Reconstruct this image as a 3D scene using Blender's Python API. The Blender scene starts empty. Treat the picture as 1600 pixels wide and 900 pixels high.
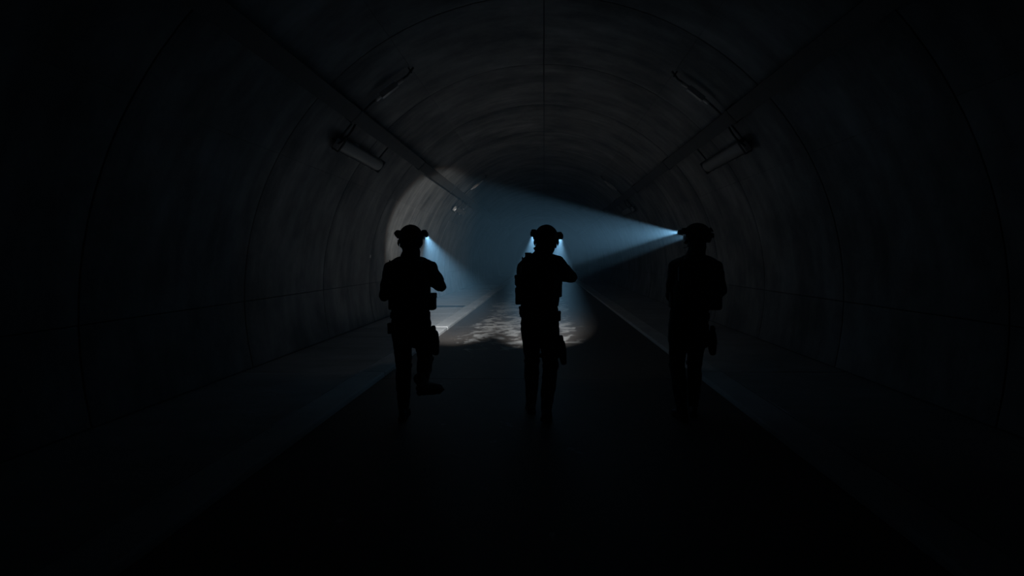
import bpy, bmesh, math, random
from mathutils import Vector, Matrix, Euler

random.seed(7)
SC = bpy.context.scene
COL = SC.collection
R = math.radians

# ------------------------------------------------------------------ camera
cam_d = bpy.data.cameras.new('camera')
cam = bpy.data.objects.new('camera', cam_d)
COL.objects.link(cam)
cam_d.sensor_width = 36.0
cam_d.lens = 22.5
cam_d.shift_x = -50 / 1600
cam_d.shift_y = -47 / 1600
cam_d.clip_start = 0.05
cam_d.clip_end = 200
cam.location = (0, 0, 1.53)
cam.rotation_euler = (R(90), 0, 0)
SC.camera = cam

# ------------------------------------------------------------------ world: no sky, only thin mist in the air
FOG = 0.028
world = bpy.data.worlds.new('tunnel_air')
SC.world = world
world.use_nodes = True
wn = world.node_tree
wn.nodes.clear()
wo = wn.nodes.new('ShaderNodeOutputWorld')
wb = wn.nodes.new('ShaderNodeBackground')
wb.inputs['Color'].default_value = (0, 0, 0, 1)
wb.inputs['Strength'].default_value = 0
wv = wn.nodes.new('ShaderNodeVolumeScatter')
wv.inputs['Color'].default_value = (0.113, 0.25, 0.385, 1)
wv.inputs['Density'].default_value = FOG
wv.inputs['Anisotropy'].default_value = 0.0
wn.links.new(wb.outputs[0], wo.inputs['Surface'])
wn.links.new(wv.outputs[0], wo.inputs['Volume'])

# ------------------------------------------------------------------ lamp strengths (the torches the people carry) and exposure
P_HELMET = 1700.0      # narrow helmet beam
P_SPILL = 10.0        # wide spill of a torch reflector
LIGHT_COL = (0.86, 0.94, 1.0)
vs = SC.view_settings
vs.view_transform = 'Standard'
vs.look = 'None'
vs.exposure = -0.72
vs.gamma = 1.0
vs.use_curve_mapping = False
SC.cycles.volume_bounces = 1
SC.cycles.max_bounces = 4
SC.cycles.diffuse_bounces = 2
SC.cycles.sample_clamp_indirect = 2.0
SC.cycles.use_denoising = True

# ------------------------------------------------------------------ materials
MATS = {}
def new_mat(name):
    m = bpy.data.materials.new(name)
    m.use_nodes = True
    nt = m.node_tree
    b = nt.nodes['Principled BSDF']
    MATS[name] = m
    return m, nt, b

def N(nt, typ, **kw):
    n = nt.nodes.new(typ)
    for k, v in kw.items():
        setattr(n, k, v)
    return n

def simple(name, col, rough=0.6, metal=0.0, noise=0.25, scale=40.0, bump=0.05):
    m, nt, b = new_mat(name)
    tc = N(nt, 'ShaderNodeTexCoord')
    nz = N(nt, 'ShaderNodeTexNoise')
    nz.inputs['Scale'].default_value = scale
    nz.inputs['Detail'].default_value = 4
    nt.links.new(tc.outputs['Object'], nz.inputs['Vector'])
    mx = N(nt, 'ShaderNodeMix', data_type='RGBA')
    mx.inputs['A'].default_value = (*[c * (1 - noise) for c in col], 1)
    mx.inputs['B'].default_value = (*[min(1, c * (1 + noise)) for c in col], 1)
    nt.links.new(nz.outputs['Fac'], mx.inputs['Factor'])
    nt.links.new(mx.outputs['Result'], b.inputs['Base Color'])
    b.inputs['Roughness'].default_value = rough
    b.inputs['Metallic'].default_value = metal
    if bump:
        bp = N(nt, 'ShaderNodeBump')
        bp.inputs['Strength'].default_value = bump
        bp.inputs['Distance'].default_value = 0.01
        nt.links.new(nz.outputs['Fac'], bp.inputs['Height'])
        nt.links.new(bp.outputs['Normal'], b.inputs['Normal'])
    return m

def concrete(name, c0, c1, rough=0.85, streak=True, stain=0.55, sc=(1, 1, 1), joint=False):
    m, nt, b = new_mat(name)
    geo = N(nt, 'ShaderNodeNewGeometry')
    oi = N(nt, 'ShaderNodeObjectInfo')
    mp = N(nt, 'ShaderNodeMapping')
    mp.inputs['Scale'].default_value = sc
    nt.links.new(geo.outputs['Position'], mp.inputs['Vector'])
    n1 = N(nt, 'ShaderNodeTexNoise')
    n1.inputs['Scale'].default_value = 0.9
    n1.inputs['Detail'].default_value = 8
    n1.inputs['Roughness'].default_value = 0.65
    nt.links.new(mp.outputs[0], n1.inputs['Vector'])
    n2 = N(nt, 'ShaderNodeTexNoise')
    n2.inputs['Scale'].default_value = 9
    n2.inputs['Detail'].default_value = 6
    nt.links.new(geo.outputs['Position'], n2.inputs['Vector'])
    # brush / formwork streaks running round the ring
    mp3 = N(nt, 'ShaderNodeMapping')
    mp3.inputs['Scale'].default_value = (0.8, 3.2, 0.8)
    nt.links.new(geo.outputs['Position'], mp3.inputs['Vector'])
    n3 = N(nt, 'ShaderNodeTexNoise')
    n3.inputs['Scale'].default_value = 1.0
    n3.inputs['Detail'].default_value = 5
    nt.links.new(mp3.outputs[0], n3.inputs['Vector'])
    r1 = N(nt, 'ShaderNodeValToRGB')
    r1.color_ramp.elements[0].position = 0.36
    r1.color_ramp.elements[1].position = 0.66
    r1.color_ramp.elements[0].color = (*c0, 1)
    r1.color_ramp.elements[1].color = (*c1, 1)
    nt.links.new(n1.outputs['Fac'], r1.inputs['Fac'])
    mx = N(nt, 'ShaderNodeMix', data_type='RGBA', blend_type='MULTIPLY')
    mx.inputs['Factor'].default_value = stain if streak else 0.0
    r3 = N(nt, 'ShaderNodeValToRGB')
    r3.color_ramp.elements[0].position = 0.32
    r3.color_ramp.elements[1].position = 0.62
    r3.color_ramp.elements[0].color = (0.42, 0.41, 0.40, 1)
    r3.color_ramp.elements[1].color = (1, 1, 1, 1)
    nt.links.new(n3.outputs['Fac'], r3.inputs['Fac'])
    nt.links.new(r1.outputs['Color'], mx.inputs['A'])
    nt.links.new(r3.outputs['Color'], mx.inputs['B'])
    if joint:
        tc = N(nt, 'ShaderNodeTexCoord')
        sj = N(nt, 'ShaderNodeSeparateXYZ')
        nt.links.new(tc.outputs['Object'], sj.inputs[0])
        wob = N(nt, 'ShaderNodeMath', operation='MULTIPLY_ADD')
        wob.inputs[1].default_value = 0.5
        nt.links.new(n1.outputs['Fac'], wob.inputs[0])
        nt.links.new(sj.outputs['Y'], wob.inputs[2])
        jr = N(nt, 'ShaderNodeMapRange')
        jr.interpolation_type = 'SMOOTHSTEP'
        jr.inputs['From Min'].default_value = 0.25
        jr.inputs['From Max'].default_value = 0.55
        jr.inputs['To Min'].default_value = 0.74
        jr.inputs['To Max'].default_value = 1.0
        nt.links.new(wob.outputs[0], jr.inputs['Value'])
        mj = N(nt, 'ShaderNodeMix', data_type='RGBA', blend_type='MULTIPLY')
        mj.inputs['Factor'].default_value = 1.0
        nt.links.new(mx.outputs['Result'], mj.inputs['A'])
        nt.links.new(jr.outputs[0], mj.inputs['B'])
        mx = mj
    # each cast piece a shade of its own
    hv = N(nt, 'ShaderNodeHueSaturation')
    mr = N(nt, 'ShaderNodeMapRange')
    mr.inputs['To Min'].default_value = 0.86
    mr.inputs['To Max'].default_value = 1.1
    nt.links.new(oi.outputs['Random'], mr.inputs['Value'])
    nt.links.new(mr.outputs[0], hv.inputs['Value'])
    nt.links.new(mx.outputs['Result'], hv.inputs['Color'])
    nt.links.new(hv.outputs['Color'], b.inputs['Base Color'])
    b.inputs['Roughness'].default_value = rough
    ad = N(nt, 'ShaderNodeMath', operation='ADD')
    nt.links.new(n2.outputs['Fac'], ad.inputs[0])
    nt.links.new(n3.outputs['Fac'], ad.inputs[1])
    bp = N(nt, 'ShaderNodeBump')
    bp.inputs['Strength'].default_value = 0.35
    bp.inputs['Distance'].default_value = 0.03
    nt.links.new(ad.outputs[0], bp.inputs['Height'])
    nt.links.new(bp.outputs['Normal'], b.inputs['Normal'])
    return m

concrete('lining', (0.18, 0.186, 0.19), (0.42, 0.428, 0.435), stain=0.6, joint=True)
concrete('backing', (0.07, 0.07, 0.07), (0.12, 0.12, 0.12), streak=False)
concrete('walkway', (0.42, 0.43, 0.44), (0.60, 0.61, 0.62), streak=True, stain=0.25)
concrete('kerb', (0.58, 0.59, 0.60), (0.76, 0.77, 0.78), streak=False)

def road_mat():
    m, nt, b = new_mat('road')
    geo = N(nt, 'ShaderNodeNewGeometry')
    mp = N(nt, 'ShaderNodeMapping')
    mp.inputs['Scale'].default_value = (1.0, 0.6, 1)
    nt.links.new(geo.outputs['Position'], mp.inputs['Vector'])
    n1 = N(nt, 'ShaderNodeTexNoise')         # dried pale lime patches
    n1.inputs['Scale'].default_value = 3.8
    n1.inputs['Detail'].default_value = 9
    n1.inputs['Roughness'].default_value = 0.62
    n1.inputs['Distortion'].default_value = 0.6
    nt.links.new(mp.outputs[0], n1.inputs['Vector'])
    n0 = N(nt, 'ShaderNodeTexNoise')         # broad: where the patches lie
    n0.inputs['Scale'].default_value = 0.33
    n0.inputs['Detail'].default_value = 2
    nt.links.new(geo.outputs['Position'], n0.inputs['Vector'])
    sx = N(nt, 'ShaderNodeSeparateXYZ')
    nt.links.new(geo.outputs['Position'], sx.inputs[0])
    # gutters clean; patches shifted left, the colour dimming the light pool on the right
    ab = N(nt, 'ShaderNodeMath', operation='ABSOLUTE')
    of = N(nt, 'ShaderNodeMath', operation='ADD')
    of.inputs[1].default_value = 0.45
    nt.links.new(sx.outputs['X'], of.inputs[0])
    nt.links.new(of.outputs[0], ab.inputs[0])
    mr = N(nt, 'ShaderNodeMapRange')
    mr.interpolation_type = 'SMOOTHSTEP'
    mr.inputs['From Min'].default_value = 0.8
    mr.inputs['From Max'].default_value = 1.5
    mr.inputs['To Min'].default_value = 0.10
    mr.inputs['To Max'].default_value = -0.12
    nt.links.new(ab.outputs[0], mr.inputs['Value'])
    a1 = N(nt, 'ShaderNodeMath', operation='ADD')
    nt.links.new(n1.outputs['Fac'], a1.inputs[0])
    nt.links.new(mr.outputs[0], a1.inputs[1])
    m0 = N(nt, 'ShaderNodeMath', operation='MULTIPLY_ADD')
    m0.inputs[1].default_value = 0.35
    nt.links.new(n0.outputs['Fac'], m0.inputs[0])
    nt.links.new(a1.outputs[0], m0.inputs[2])
    my = N(nt, 'ShaderNodeMapRange')         # pale patches masked off towards the camera
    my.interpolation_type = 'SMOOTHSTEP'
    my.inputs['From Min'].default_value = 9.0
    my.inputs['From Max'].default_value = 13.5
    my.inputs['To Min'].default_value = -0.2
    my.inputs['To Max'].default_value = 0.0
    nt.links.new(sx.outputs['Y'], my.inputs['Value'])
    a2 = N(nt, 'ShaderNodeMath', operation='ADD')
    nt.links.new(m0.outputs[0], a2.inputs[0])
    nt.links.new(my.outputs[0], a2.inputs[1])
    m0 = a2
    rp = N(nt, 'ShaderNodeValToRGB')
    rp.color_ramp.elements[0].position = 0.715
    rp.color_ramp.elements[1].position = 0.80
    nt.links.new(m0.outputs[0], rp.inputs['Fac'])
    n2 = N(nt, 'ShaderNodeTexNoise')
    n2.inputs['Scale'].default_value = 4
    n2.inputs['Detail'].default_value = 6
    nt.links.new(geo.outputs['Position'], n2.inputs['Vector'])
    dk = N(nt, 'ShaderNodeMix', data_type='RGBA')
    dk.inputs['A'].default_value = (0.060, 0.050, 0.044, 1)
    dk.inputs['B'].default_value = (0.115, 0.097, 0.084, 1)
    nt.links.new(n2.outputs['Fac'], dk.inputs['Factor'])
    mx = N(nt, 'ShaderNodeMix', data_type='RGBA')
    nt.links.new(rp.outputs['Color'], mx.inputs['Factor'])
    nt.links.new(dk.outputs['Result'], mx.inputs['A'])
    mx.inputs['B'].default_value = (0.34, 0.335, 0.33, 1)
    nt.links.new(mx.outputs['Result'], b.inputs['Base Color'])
    ro = N(nt, 'ShaderNodeMapRange')
    ro.inputs['To Min'].default_value = 0.62
    ro.inputs['To Max'].default_value = 0.8
    nt.links.new(rp.outputs['Color'], ro.inputs['Value'])
    nt.links.new(ro.outputs[0], b.inputs['Roughness'])
    bp = N(nt, 'ShaderNodeBump')
    bp.inputs['Strength'].default_value = 0.3
    bp.inputs['Distance'].default_value = 0.02
    nt.links.new(n1.outputs['Fac'], bp.inputs['Height'])
    nt.links.new(bp.outputs['Normal'], b.inputs['Normal'])
road_mat()

simple('cloth', (0.022, 0.023, 0.026), 0.95, 0, 0.35, 60, 0.25)
simple('nylon', (0.018, 0.019, 0.021), 0.85, 0, 0.3, 120, 0.2)
simple('helmet_shell', (0.010, 0.011, 0.011), 0.6, 0, 0.2, 30, 0.05)
simple('polymer', (0.012, 0.012, 0.013), 0.5, 0, 0.15, 50, 0.03)
simple('rubber', (0.010, 0.010, 0.010), 0.9, 0, 0.2, 80, 0.1)
simple('leather', (0.012, 0.011, 0.010), 0.6, 0, 0.25, 60, 0.1)
simple('gunmetal', (0.03, 0.03, 0.032), 0.45, 0.8, 0.15, 40, 0.02)
simple('skin', (0.36, 0.22, 0.16), 0.6, 0, 0.1, 30, 0.02)
simple('eye_white', (0.7, 0.7, 0.68), 0.2, 0, 0.05, 30, 0)
simple('buckle', (0.55, 0.55, 0.55), 0.3, 1.0, 0.1, 60, 0.02)
simple('galvanised', (0.55, 0.56, 0.57), 0.45, 0.6, 0.25, 14, 0.05)
simple('tray_paint', (0.10, 0.102, 0.105), 0.7, 0.1, 0.3, 6, 0.05)
simple('cable_black', (0.015, 0.015, 0.016), 0.6, 0, 0.2, 20, 0.02)
simple('housing', (0.05, 0.052, 0.055), 0.6, 0.2, 0.25, 10, 0.04)
simple('diffuser', (0.34, 0.345, 0.345), 0.45, 0, 0.12, 5, 0.02)
simple('strip_dark', (0.07, 0.072, 0.075), 0.6, 0.4, 0.35, 9, 0.1)
simple('reflector_plate', (0.75, 0.75, 0.72), 0.4, 0, 0.1, 20, 0)

def lens_mat():
    m, nt, b = new_mat('lamp_lens')
    b.inputs['Base Color'].default_value = (0.9, 0.95, 1, 1)
    b.inputs['Emission Color'].default_value = (0.72, 0.88, 1.0, 1)
    b.inputs['Emission Strength'].default_value = 6.0
lens_mat()

# ------------------------------------------------------------------ mesh helpers
def mkobj(name, bm, mat, parent=None, smooth=True, mods=(), loc=None, angle=40):
    bmesh.ops.recalc_face_normals(bm, faces=bm.faces)
    me = bpy.data.meshes.new(name)
    bm.to_mesh(me)
    bm.free()
    if smooth:
        for p in me.polygons:
            p.use_smooth = True
        if angle < 180:
            me.set_sharp_from_angle(angle=R(angle))
    o = bpy.data.objects.new(name, me)
    me.materials.append(MATS[mat])
    COL.objects.link(o)
    if parent:
        o.parent = parent
    if loc is not None:
        o.location = loc
    for typ, kw in mods:
        md = o.modifiers.new(typ.lower(), typ)
        for k, v in kw.items():
            setattr(md, k, v)
    return o

def link_copy(src, parent=None, loc=None, scale=None):
    c = src.copy()
    COL.objects.link(c)
    if parent is not None:
        c.parent = parent
    if loc is not None:
        c.location = loc
    if scale is not None:
        c.scale = scale
    return c

def empty(name, loc=(0, 0, 0)):
    e = bpy.data.objects.new(name, None)
    e.empty_display_size = 0.2
    e.location = loc
    COL.objects.link(e)
    return e

def tag(o, label=None, cat=None, group=None, kind=None):
    if label: o['label'] = label
    if cat: o['category'] = cat
    if group: o['group'] = group
    if kind: o['kind'] = kind
    return o

def BM():
    return bmesh.new()

def xf(bm, M, verts=None):
    bmesh.ops.transform(bm, matrix=M, verts=verts if verts is not None else bm.verts)
    return bm

def box(bm, c, s, rot=None, bev=0.0, seg=2):
    M = Matrix.Translation(Vector(c)) @ (rot.to_4x4() if rot is not None else Matrix()) @ Matrix.Diagonal((*s, 1))
    r = bmesh.ops.create_cube(bm, size=1.0, matrix=M)
    if bev > 0:
        es = list({e for v in r['verts'] for e in v.link_edges})
        bmesh.ops.bevel(bm, geom=es, offset=bev, segments=seg, profile=0.5, affect='EDGES', clamp_overlap=True)
    return bm

def frame(d, ref):
    d = Vector(d).normalized()
    ref = Vector(ref)
    a = (ref - d * ref.dot(d))
    if a.length < 1e-4:
        ref = Vector((0, 1, 0)) if abs(d.y) < 0.9 else Vector((0, 0, 1))
        a = ref - d * ref.dot(d)
    a.normalize()
    b = d.cross(a)
    return d, a, b

def tube(bm, pts, rad, n=14, ref=(1, 0, 0), caps=True, closed_caps_round=True, power=2.0):
    """Loft of elliptical (or superelliptical) rings along pts; rad = r or (ra, rb) per point."""
    pts = [Vector(p) for p in pts]
    rad = [(r, r) if not isinstance(r, (tuple, list)) else r for r in rad]
    rings = []
    stations = []
    k = len(pts)
    dirs = []
    for i in range(k):
        a = pts[max(0, i - 1)]
        b = pts[min(k - 1, i + 1)]
        dirs.append((b - a).normalized())
    if caps and closed_caps_round:
        d0 = dirs[0]
        for t in (80, 50, 25):
            ca, sa = math.cos(R(t)), math.sin(R(t))
            m = min(rad[0])
            stations.append((pts[0] - d0 * m * sa, d0, (rad[0][0] * ca, rad[0][1] * ca)))
    for i in range(k):
        stations.append((pts[i], dirs[i], rad[i]))
    if caps and closed_caps_round:
        d1 = dirs[-1]
        for t in (25, 50, 80):
            ca, sa = math.cos(R(t)), math.sin(R(t))
            m = min(rad[-1])
            stations.append((pts[-1] + d1 * m * sa, d1, (rad[-1][0] * ca, rad[-1][1] * ca)))
    for p, d, (ra, rb) in stations:
        _, a, b = frame(d, ref)
        ring = []
        for j in range(n):
            t = 2 * math.pi * j / n
            c, s = math.cos(t), math.sin(t)
            if power != 2.0:
                c = math.copysign(abs(c) ** (2 / power), c)
                s = math.copysign(abs(s) ** (2 / power), s)
            ring.append(bm.verts.new(p + a * (ra * c) + b * (rb * s)))
        rings.append(ring)
    for i in range(len(rings) - 1):
        for j in range(n):
            bm.faces.new((rings[i][j], rings[i][(j + 1) % n], rings[i + 1][(j + 1) % n], rings[i + 1][j]))
    if caps:
        bm.faces.new(list(reversed(rings[0])))
        bm.faces.new(rings[-1])
    return bm

def cyl(bm, p0, p1, r0, r1=None, n=16):
    r1 = r0 if r1 is None else r1
    return tube(bm, [p0, p1], [r0, r1], n=n, closed_caps_round=False)

def ell(bm, c, r, rot=None, u=16, v=10):
    M = Matrix.Translation(Vector(c)) @ (rot.to_4x4() if rot is not None else Matrix()) @ Matrix.Diagonal((*r, 1))
    bmesh.ops.create_uvsphere(bm, u_segments=u, v_segments=v, radius=1.0, matrix=M)
    return bm

# ------------------------------------------------------------------ tunnel
CZ = 1.04            # height of the vault's axis
RV = 4.0             # inner radius
Y0, Y1 = -3.65, 90.0
RING = 3.05
GAP = 0.011

def arc_panel(a0, a1, length, rin, rout, gy, ga, gb):
    bm = BM()
    n = max(3, int(abs(a1 - a0) / 3.2))
    a0r, a1r = R(a0) + ga / rin, R(a1) - gb / rin
    bev = 0.004
    prof = [(gy, rout), (gy, rin + bev), (gy + bev, rin), (length - gy - bev, rin), (length - gy, rin + bev), (length - gy, rout)]
    rows = []
    for i in range(n + 1):
        a = a0r + (a1r - a0r) * i / n
        rows.append([bm.verts.new((math.cos(a) * r, y, math.sin(a) * r)) for y, r in prof])
    for i in range(n):
        for j in range(len(prof) - 1):
            bm.faces.new((rows[i][j], rows[i][j + 1], rows[i + 1][j + 1], rows[i + 1][j]))
    bm.faces.new(rows[0])
    bm.faces.new(list(reversed(rows[-1])))
    return bm

def arc_shell(a0, a1, r0, r1, y0, y1):
    bm = BM()
    n = max(6, int(abs(a1 - a0) / 3))
    rows = []
    for i in range(n + 1):
        a = R(a0 + (a1 - a0) * i / n)
        rows.append([bm.verts.new((math.cos(a) * r, y, CZ + math.sin(a) * r)) for r, y in ((r0, y0), (r0, y1), (r1, y1), (r1, y0))])
    for i in range(n):
        for j in range(4):
            bm.faces.new((rows[i][j], rows[i][(j + 1) % 4], rows[i + 1][(j + 1) % 4], rows[i + 1][j]))
    bm.faces.new(rows[0])
    bm.faces.new(list(reversed(rows[-1])))
    return bm

LINING_BACK = RV + 0.035
wall_right = tag(mkobj('wall_right', arc_shell(-17, 28, LINING_BACK, RV + 0.45, Y0, Y1), 'backing'), 'grey concrete lower vault wall on the dark right side', kind='structure')
wall_left = tag(mkobj('wall_left', arc_shell(152, 197, LINING_BACK, RV + 0.45, Y0, Y1), 'backing'), 'grey concrete lower vault wall on the left, caught by torchlight', kind='structure')
ceiling = tag(mkobj('ceiling', arc_shell(28, 152, LINING_BACK, RV + 0.45, Y0, Y1), 'backing'), 'curved concrete tunnel ceiling with ring joints and a crown joint', kind='structure')
bm = BM(); box(bm, (0, Y1 + 0.2, 2.5), (10, 0.4, 7))
wall_back = tag(mkobj('wall_back', bm, 'backing', smooth=False), 'dark far end of the tunnel lost in mist', kind='structure')

SEGS = [(-14, -1.3, wall_right, 0.005, 0.006), (-1.3, 28, wall_right, 0.006, 0.0015), (28, 59, ceiling, 0.0015, 0.0015), (59, 90, ceiling, 0.0015, 0.011)]
protos = []
for a0, a1, par, g0, g1 in SEGS:
    for side in (0, 1):
        b0, b1 = (a0, a1) if side == 0 else (180 - a1, 180 - a0)
        h0, h1 = (g0, g1) if side == 0 else (g1, g0)
        p = par if par is ceiling else (wall_right if side == 0 else wall_left)
        me_o = mkobj('lining_panel', arc_panel(b0, b1, RING, RV, LINING_BACK + 0.02, GAP, h0, h1), 'lining')
        protos.append((me_o, p))
NR = 20
for k in range(NR):
    y = 17.7 + RING * (k - 7)
    ds = 1 + random.uniform(-0.0008, 0.0008)
    for pi, (pr, par) in enumerate(protos):
        o = pr if k == 0 else link_copy(pr)
        o.parent = par
        o.location = (0, y, CZ)
        e = ds + random.uniform(-0.0003, 0.0003)
        o.scale = (e, 1, e)

# road, kerbs, walkways
XL, XR = -2.06, 1.98
WZ = 0.05
bm = BM(); box(bm, (0, (Y0 + Y1) / 2, -0.14), (8.3, Y1 - Y0, 0.2))
floor = tag(mkobj('floor', bm, 'backing', smooth=False), 'damp dark roadway with pale dried patches and raised walkways', kind='structure')

def slab(x0, x1, y0, y1, z0, z1, bev):
    bm = BM()
    box(bm, ((x0 + x1) / 2, 0, (z0 + z1) / 2), (x1 - x0, y1 - y0, z1 - z0), bev=bev, seg=2)
    return bm

RSL = 6.1
first = None
k0 = -3
yk = 14.2 + RSL * k0
while yk < 88:
    if first is None:
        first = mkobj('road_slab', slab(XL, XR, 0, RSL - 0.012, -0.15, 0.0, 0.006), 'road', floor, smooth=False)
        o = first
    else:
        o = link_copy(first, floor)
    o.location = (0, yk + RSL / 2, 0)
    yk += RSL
KL = 5.4
protoK = {}
yk = 13.7 - KL * 4
while yk < 70:
    if yk > -8:
        for nm, x0, x1, mat, zt, bev in (('kerb_stone', XL - 0.33, XL, 'kerb', WZ + 0.006, 0.018), ('walkway_slab', -3.97, XL - 0.348, 'walkway', WZ, 0.01),
                                         ('kerb_stone', XR, XR + 0.33, 'kerb', WZ + 0.006, 0.018), ('walkway_slab', XR + 0.348, 3.97, 'walkway', WZ, 0.01)):
            key = (nm, x0)
            if key not in protoK:
                protoK[key] = mkobj(nm, slab(x0, x1, 0, KL - 0.03, -0.1, zt, bev), mat, floor, smooth=False)
                o = protoK[key]
            else:
                o = link_copy(protoK[key], floor)
            o.location = (0, yk + KL / 2, random.uniform(-0.003, 0.003))
    yk += KL
# flat dark ribbed strips laid across the left walkway
cv = None
for yc in (19.1 + 0.25, 29.9 + 0.25):
    if cv is None:
        bm = BM(); box(bm, (-3.17, 0, WZ + 0.006), (1.50, 0.75, 0.014), bev=0.004)
        for i in range(9):
            box(bm, (-3.17 - 0.68 + i * 0.17, 0, WZ + 0.014), (0.05, 0.64, 0.008), bev=0.002, seg=1)
        cv = mkobj('ribbed_strip', bm, 'strip_dark', floor)
        o = cv
    else:
        o = link_copy(cv, floor)
    o.location = (0, yc, 0)

# ------------------------------------------------------------------ cable trunking
def polar(a, r, y=0.0):
    return Vector((math.cos(R(a)) * r, y, CZ + math.sin(R(a)) * r))

def trunking(ang, label):
    root = empty('cable_trunking', polar(ang, 3.82, Y0))
    tag(root, label, 'trunking', 'cable trunking along the vault')
    rot = Matrix.Rotation(-R(ang - 90), 3, 'Y')   # local z -> radial outwards, local x -> tangent
    L = 5.03
    n = 12
    yy = 9.47 - 3 * L - Y0
    pr = None; jr = None; hr = None
    for i in range(n):
        ys = yy + i * L
        if pr is None:
            bm = BM()
            box(bm, (0, 0, -0.04), (0.22, L - 0.02, 0.012))                # pan
            box(bm, (-0.104, 0, 0), (0.012, L - 0.02, 0.09))
            box(bm, (0.104, 0, 0), (0.012, L - 0.02, 0.09))
            xf(bm, rot.to_4x4())
            pr = mkobj('trunking_section', bm, 'tray_paint', root, smooth=False)
            bm = BM()
            box(bm, (0, 0, -0.045), (0.26, 0.09, 0.016), bev=0.003)
            box(bm, (-0.12, 0, 0.03), (0.016, 0.09, 0.15), bev=0.003)
            box(bm, (0.12, 0, 0.03), (0.016, 0.09, 0.15), bev=0.003)
            xf(bm, rot.to_4x4())
            jr = mkobj('joint_clamp', bm, 'housing', root)
            a, b = pr, jr
        else:
            a = link_copy(pr, root); b = link_copy(jr, root)
        a.location = (0, ys + L / 2, 0)
        b.location = (0, ys, 0)
    for j, off in enumerate((-0.065, -0.01, 0.05)):
        bm = BM()
        p0 = rot @ Vector((off, 0, -0.015)); p1 = Vector((p0.x, 60, p0.z))
        cyl(bm, p0, p1, 0.018, n=8)
        mkobj('cable', bm, 'cable_black', root)
    return root
trunking(137.0, 'dark cable trunking along the left shoulder of the vault')
trunking(43.0, 'dark cable trunking along the right shoulder of the vault')

# ------------------------------------------------------------------ tube lights on the vault (unlit)
def tube_light(ang, y, label, lit_box=True):
    sgn = 1 if ang > 90 else -1                     # towards the crown = smaller angle on the left
    Lf = 2.4
    root = empty('tube_light', polar(ang, RV, y))
    tag(root, label, 'ceiling light', 'unlit tube lights along the vault')
    base = polar(ang, RV, y)
    rot = Matrix.Rotation(-R(ang - 90), 3, 'Y')
    def part(name, bm, mat, local=True, **kw):
        if local:
            xf(bm, rot.to_4x4())
        else:
            xf(bm, Matrix.Translation(-base))
        return mkobj(name, bm, mat, root, **kw)
    bm = BM(); box(bm, (0, Lf / 2, -0.13), (0.24, Lf, 0.07), bev=0.015)
    part('housing', bm, 'housing')
    bm = BM()
    tube(bm, [(0, 0.05, -0.165), (0, Lf - 0.05, -0.165)], [(0.10, 0.06), (0.10, 0.06)], n=16, closed_caps_round=False)
    part('diffuser', bm, 'diffuser')
    for ye in (0.02, Lf - 0.02):
        bm = BM(); box(bm, (0, ye, -0.16), (0.25, 0.06, 0.14), bev=0.02)
        cap = part('end_cap', bm, 'housing')
    for i in range(4):
        bm = BM(); box(bm, (0.125 * (1 if i % 2 else -1), Lf * (0.3 if i < 2 else 0.7), -0.15), (0.012, 0.05, 0.05), bev=0.003)
        part('clip', bm, 'galvanised')
    # curved carrier rails across the vault at both ends, past the trunking
    for ye, span in ((0.08, 26), (Lf - 0.1, 9)):
        bm = BM()
        pts = [polar(ang - sgn * t, 3.90 if t < span - 2 else 3.96, y + ye) for t in [span * i / 12 - 2 for i in range(13)]]
        tube(bm, pts, [(0.022, 0.014)] * 13, n=8, ref=(0, 1, 0), closed_caps_round=False, power=4)
        part('carrier_rail', bm, 'housing', local=False)
        for t in (0, span - 3):
            bm = BM(); cyl(bm, polar(ang - sgn * t, 3.9, y + ye), polar(ang - sgn * t, 4.0, y + ye), 0.012, n=8)
            part('hanger_bolt', bm, 'housing', local=False)
    # flexible conduit from the lamp end to the trunking
    bm = BM()
    pts = []
    for i in range(12):
        t = i / 11
        pts.append(polar(ang - sgn * 6.5 * t, 3.82 - 0.10 * math.sin(math.pi * t), y - 0.06 - 0.16 * math.sin(math.pi * t)))
    tube(bm, pts, [0.016] * 12, n=8)
    part('conduit', bm, 'cable_black', local=False)
    # pale galvanised clamp and junction box at the crown end of the long rail
    a2 = ang - sgn * 16.6
    rot2 = Matrix.Rotation(-R(a2 - 90), 3, 'Y')
    bm = BM(); box(bm, rot2 @ Vector((0, 0, 0)), (0.30, 0.09, 0.09), rot=rot2, bev=0.01)
    xf(bm, Matrix.Translation(polar(a2, 3.86, y + 0.02)))
    jb = part('junction_box', bm, 'galvanised', local=False)
    for t in (2.9, -3.2):
        bm = BM(); p0 = polar(a2 + sgn * t - 0.6, 3.87, y + 0.03); p1 = polar(a2 + sgn * t + 0.6, 3.87, y + 0.03)
        tube(bm, [p0, p1], [0.03, 0.03], n=8)
        g = part('cable_gland', bm, 'galvanised', local=False)
    # bright end plate of the lamp facing down the vault
    bm = BM(); box(bm, (-0.02 * sgn, -0.02, -0.16), (0.16, 0.015, 0.10), bev=0.004)
    part('end_plate', bm, 'galvanised')
    return root
tube_light(144.4, 9.75, 'unlit tube light on the left vault wall, nearest of the left row')
tube_light(35.6, 9.95, 'unlit tube light on the right vault wall, nearest of the right row')
tube_light(144.4, 22.5, 'unlit tube light with bright end bracket, far along the left vault')
tube_light(35.6, 22.7, 'unlit tube light in darkness far along the right vault')

# small pale plate on the left wall
bm = BM(); box(bm, (0, 0, 0), (0.012, 0.09, 0.07), bev=0.003)
wp = mkobj('wall_plate', bm, 'reflector_plate', loc=polar(172.4, 3.985, 14.55))
wp.rotation_euler = (0, -R(172.4 - 180), 0)
tag(wp, 'tiny pale plate fixed to the left wall beside the leftmost person', 'plate')

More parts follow.
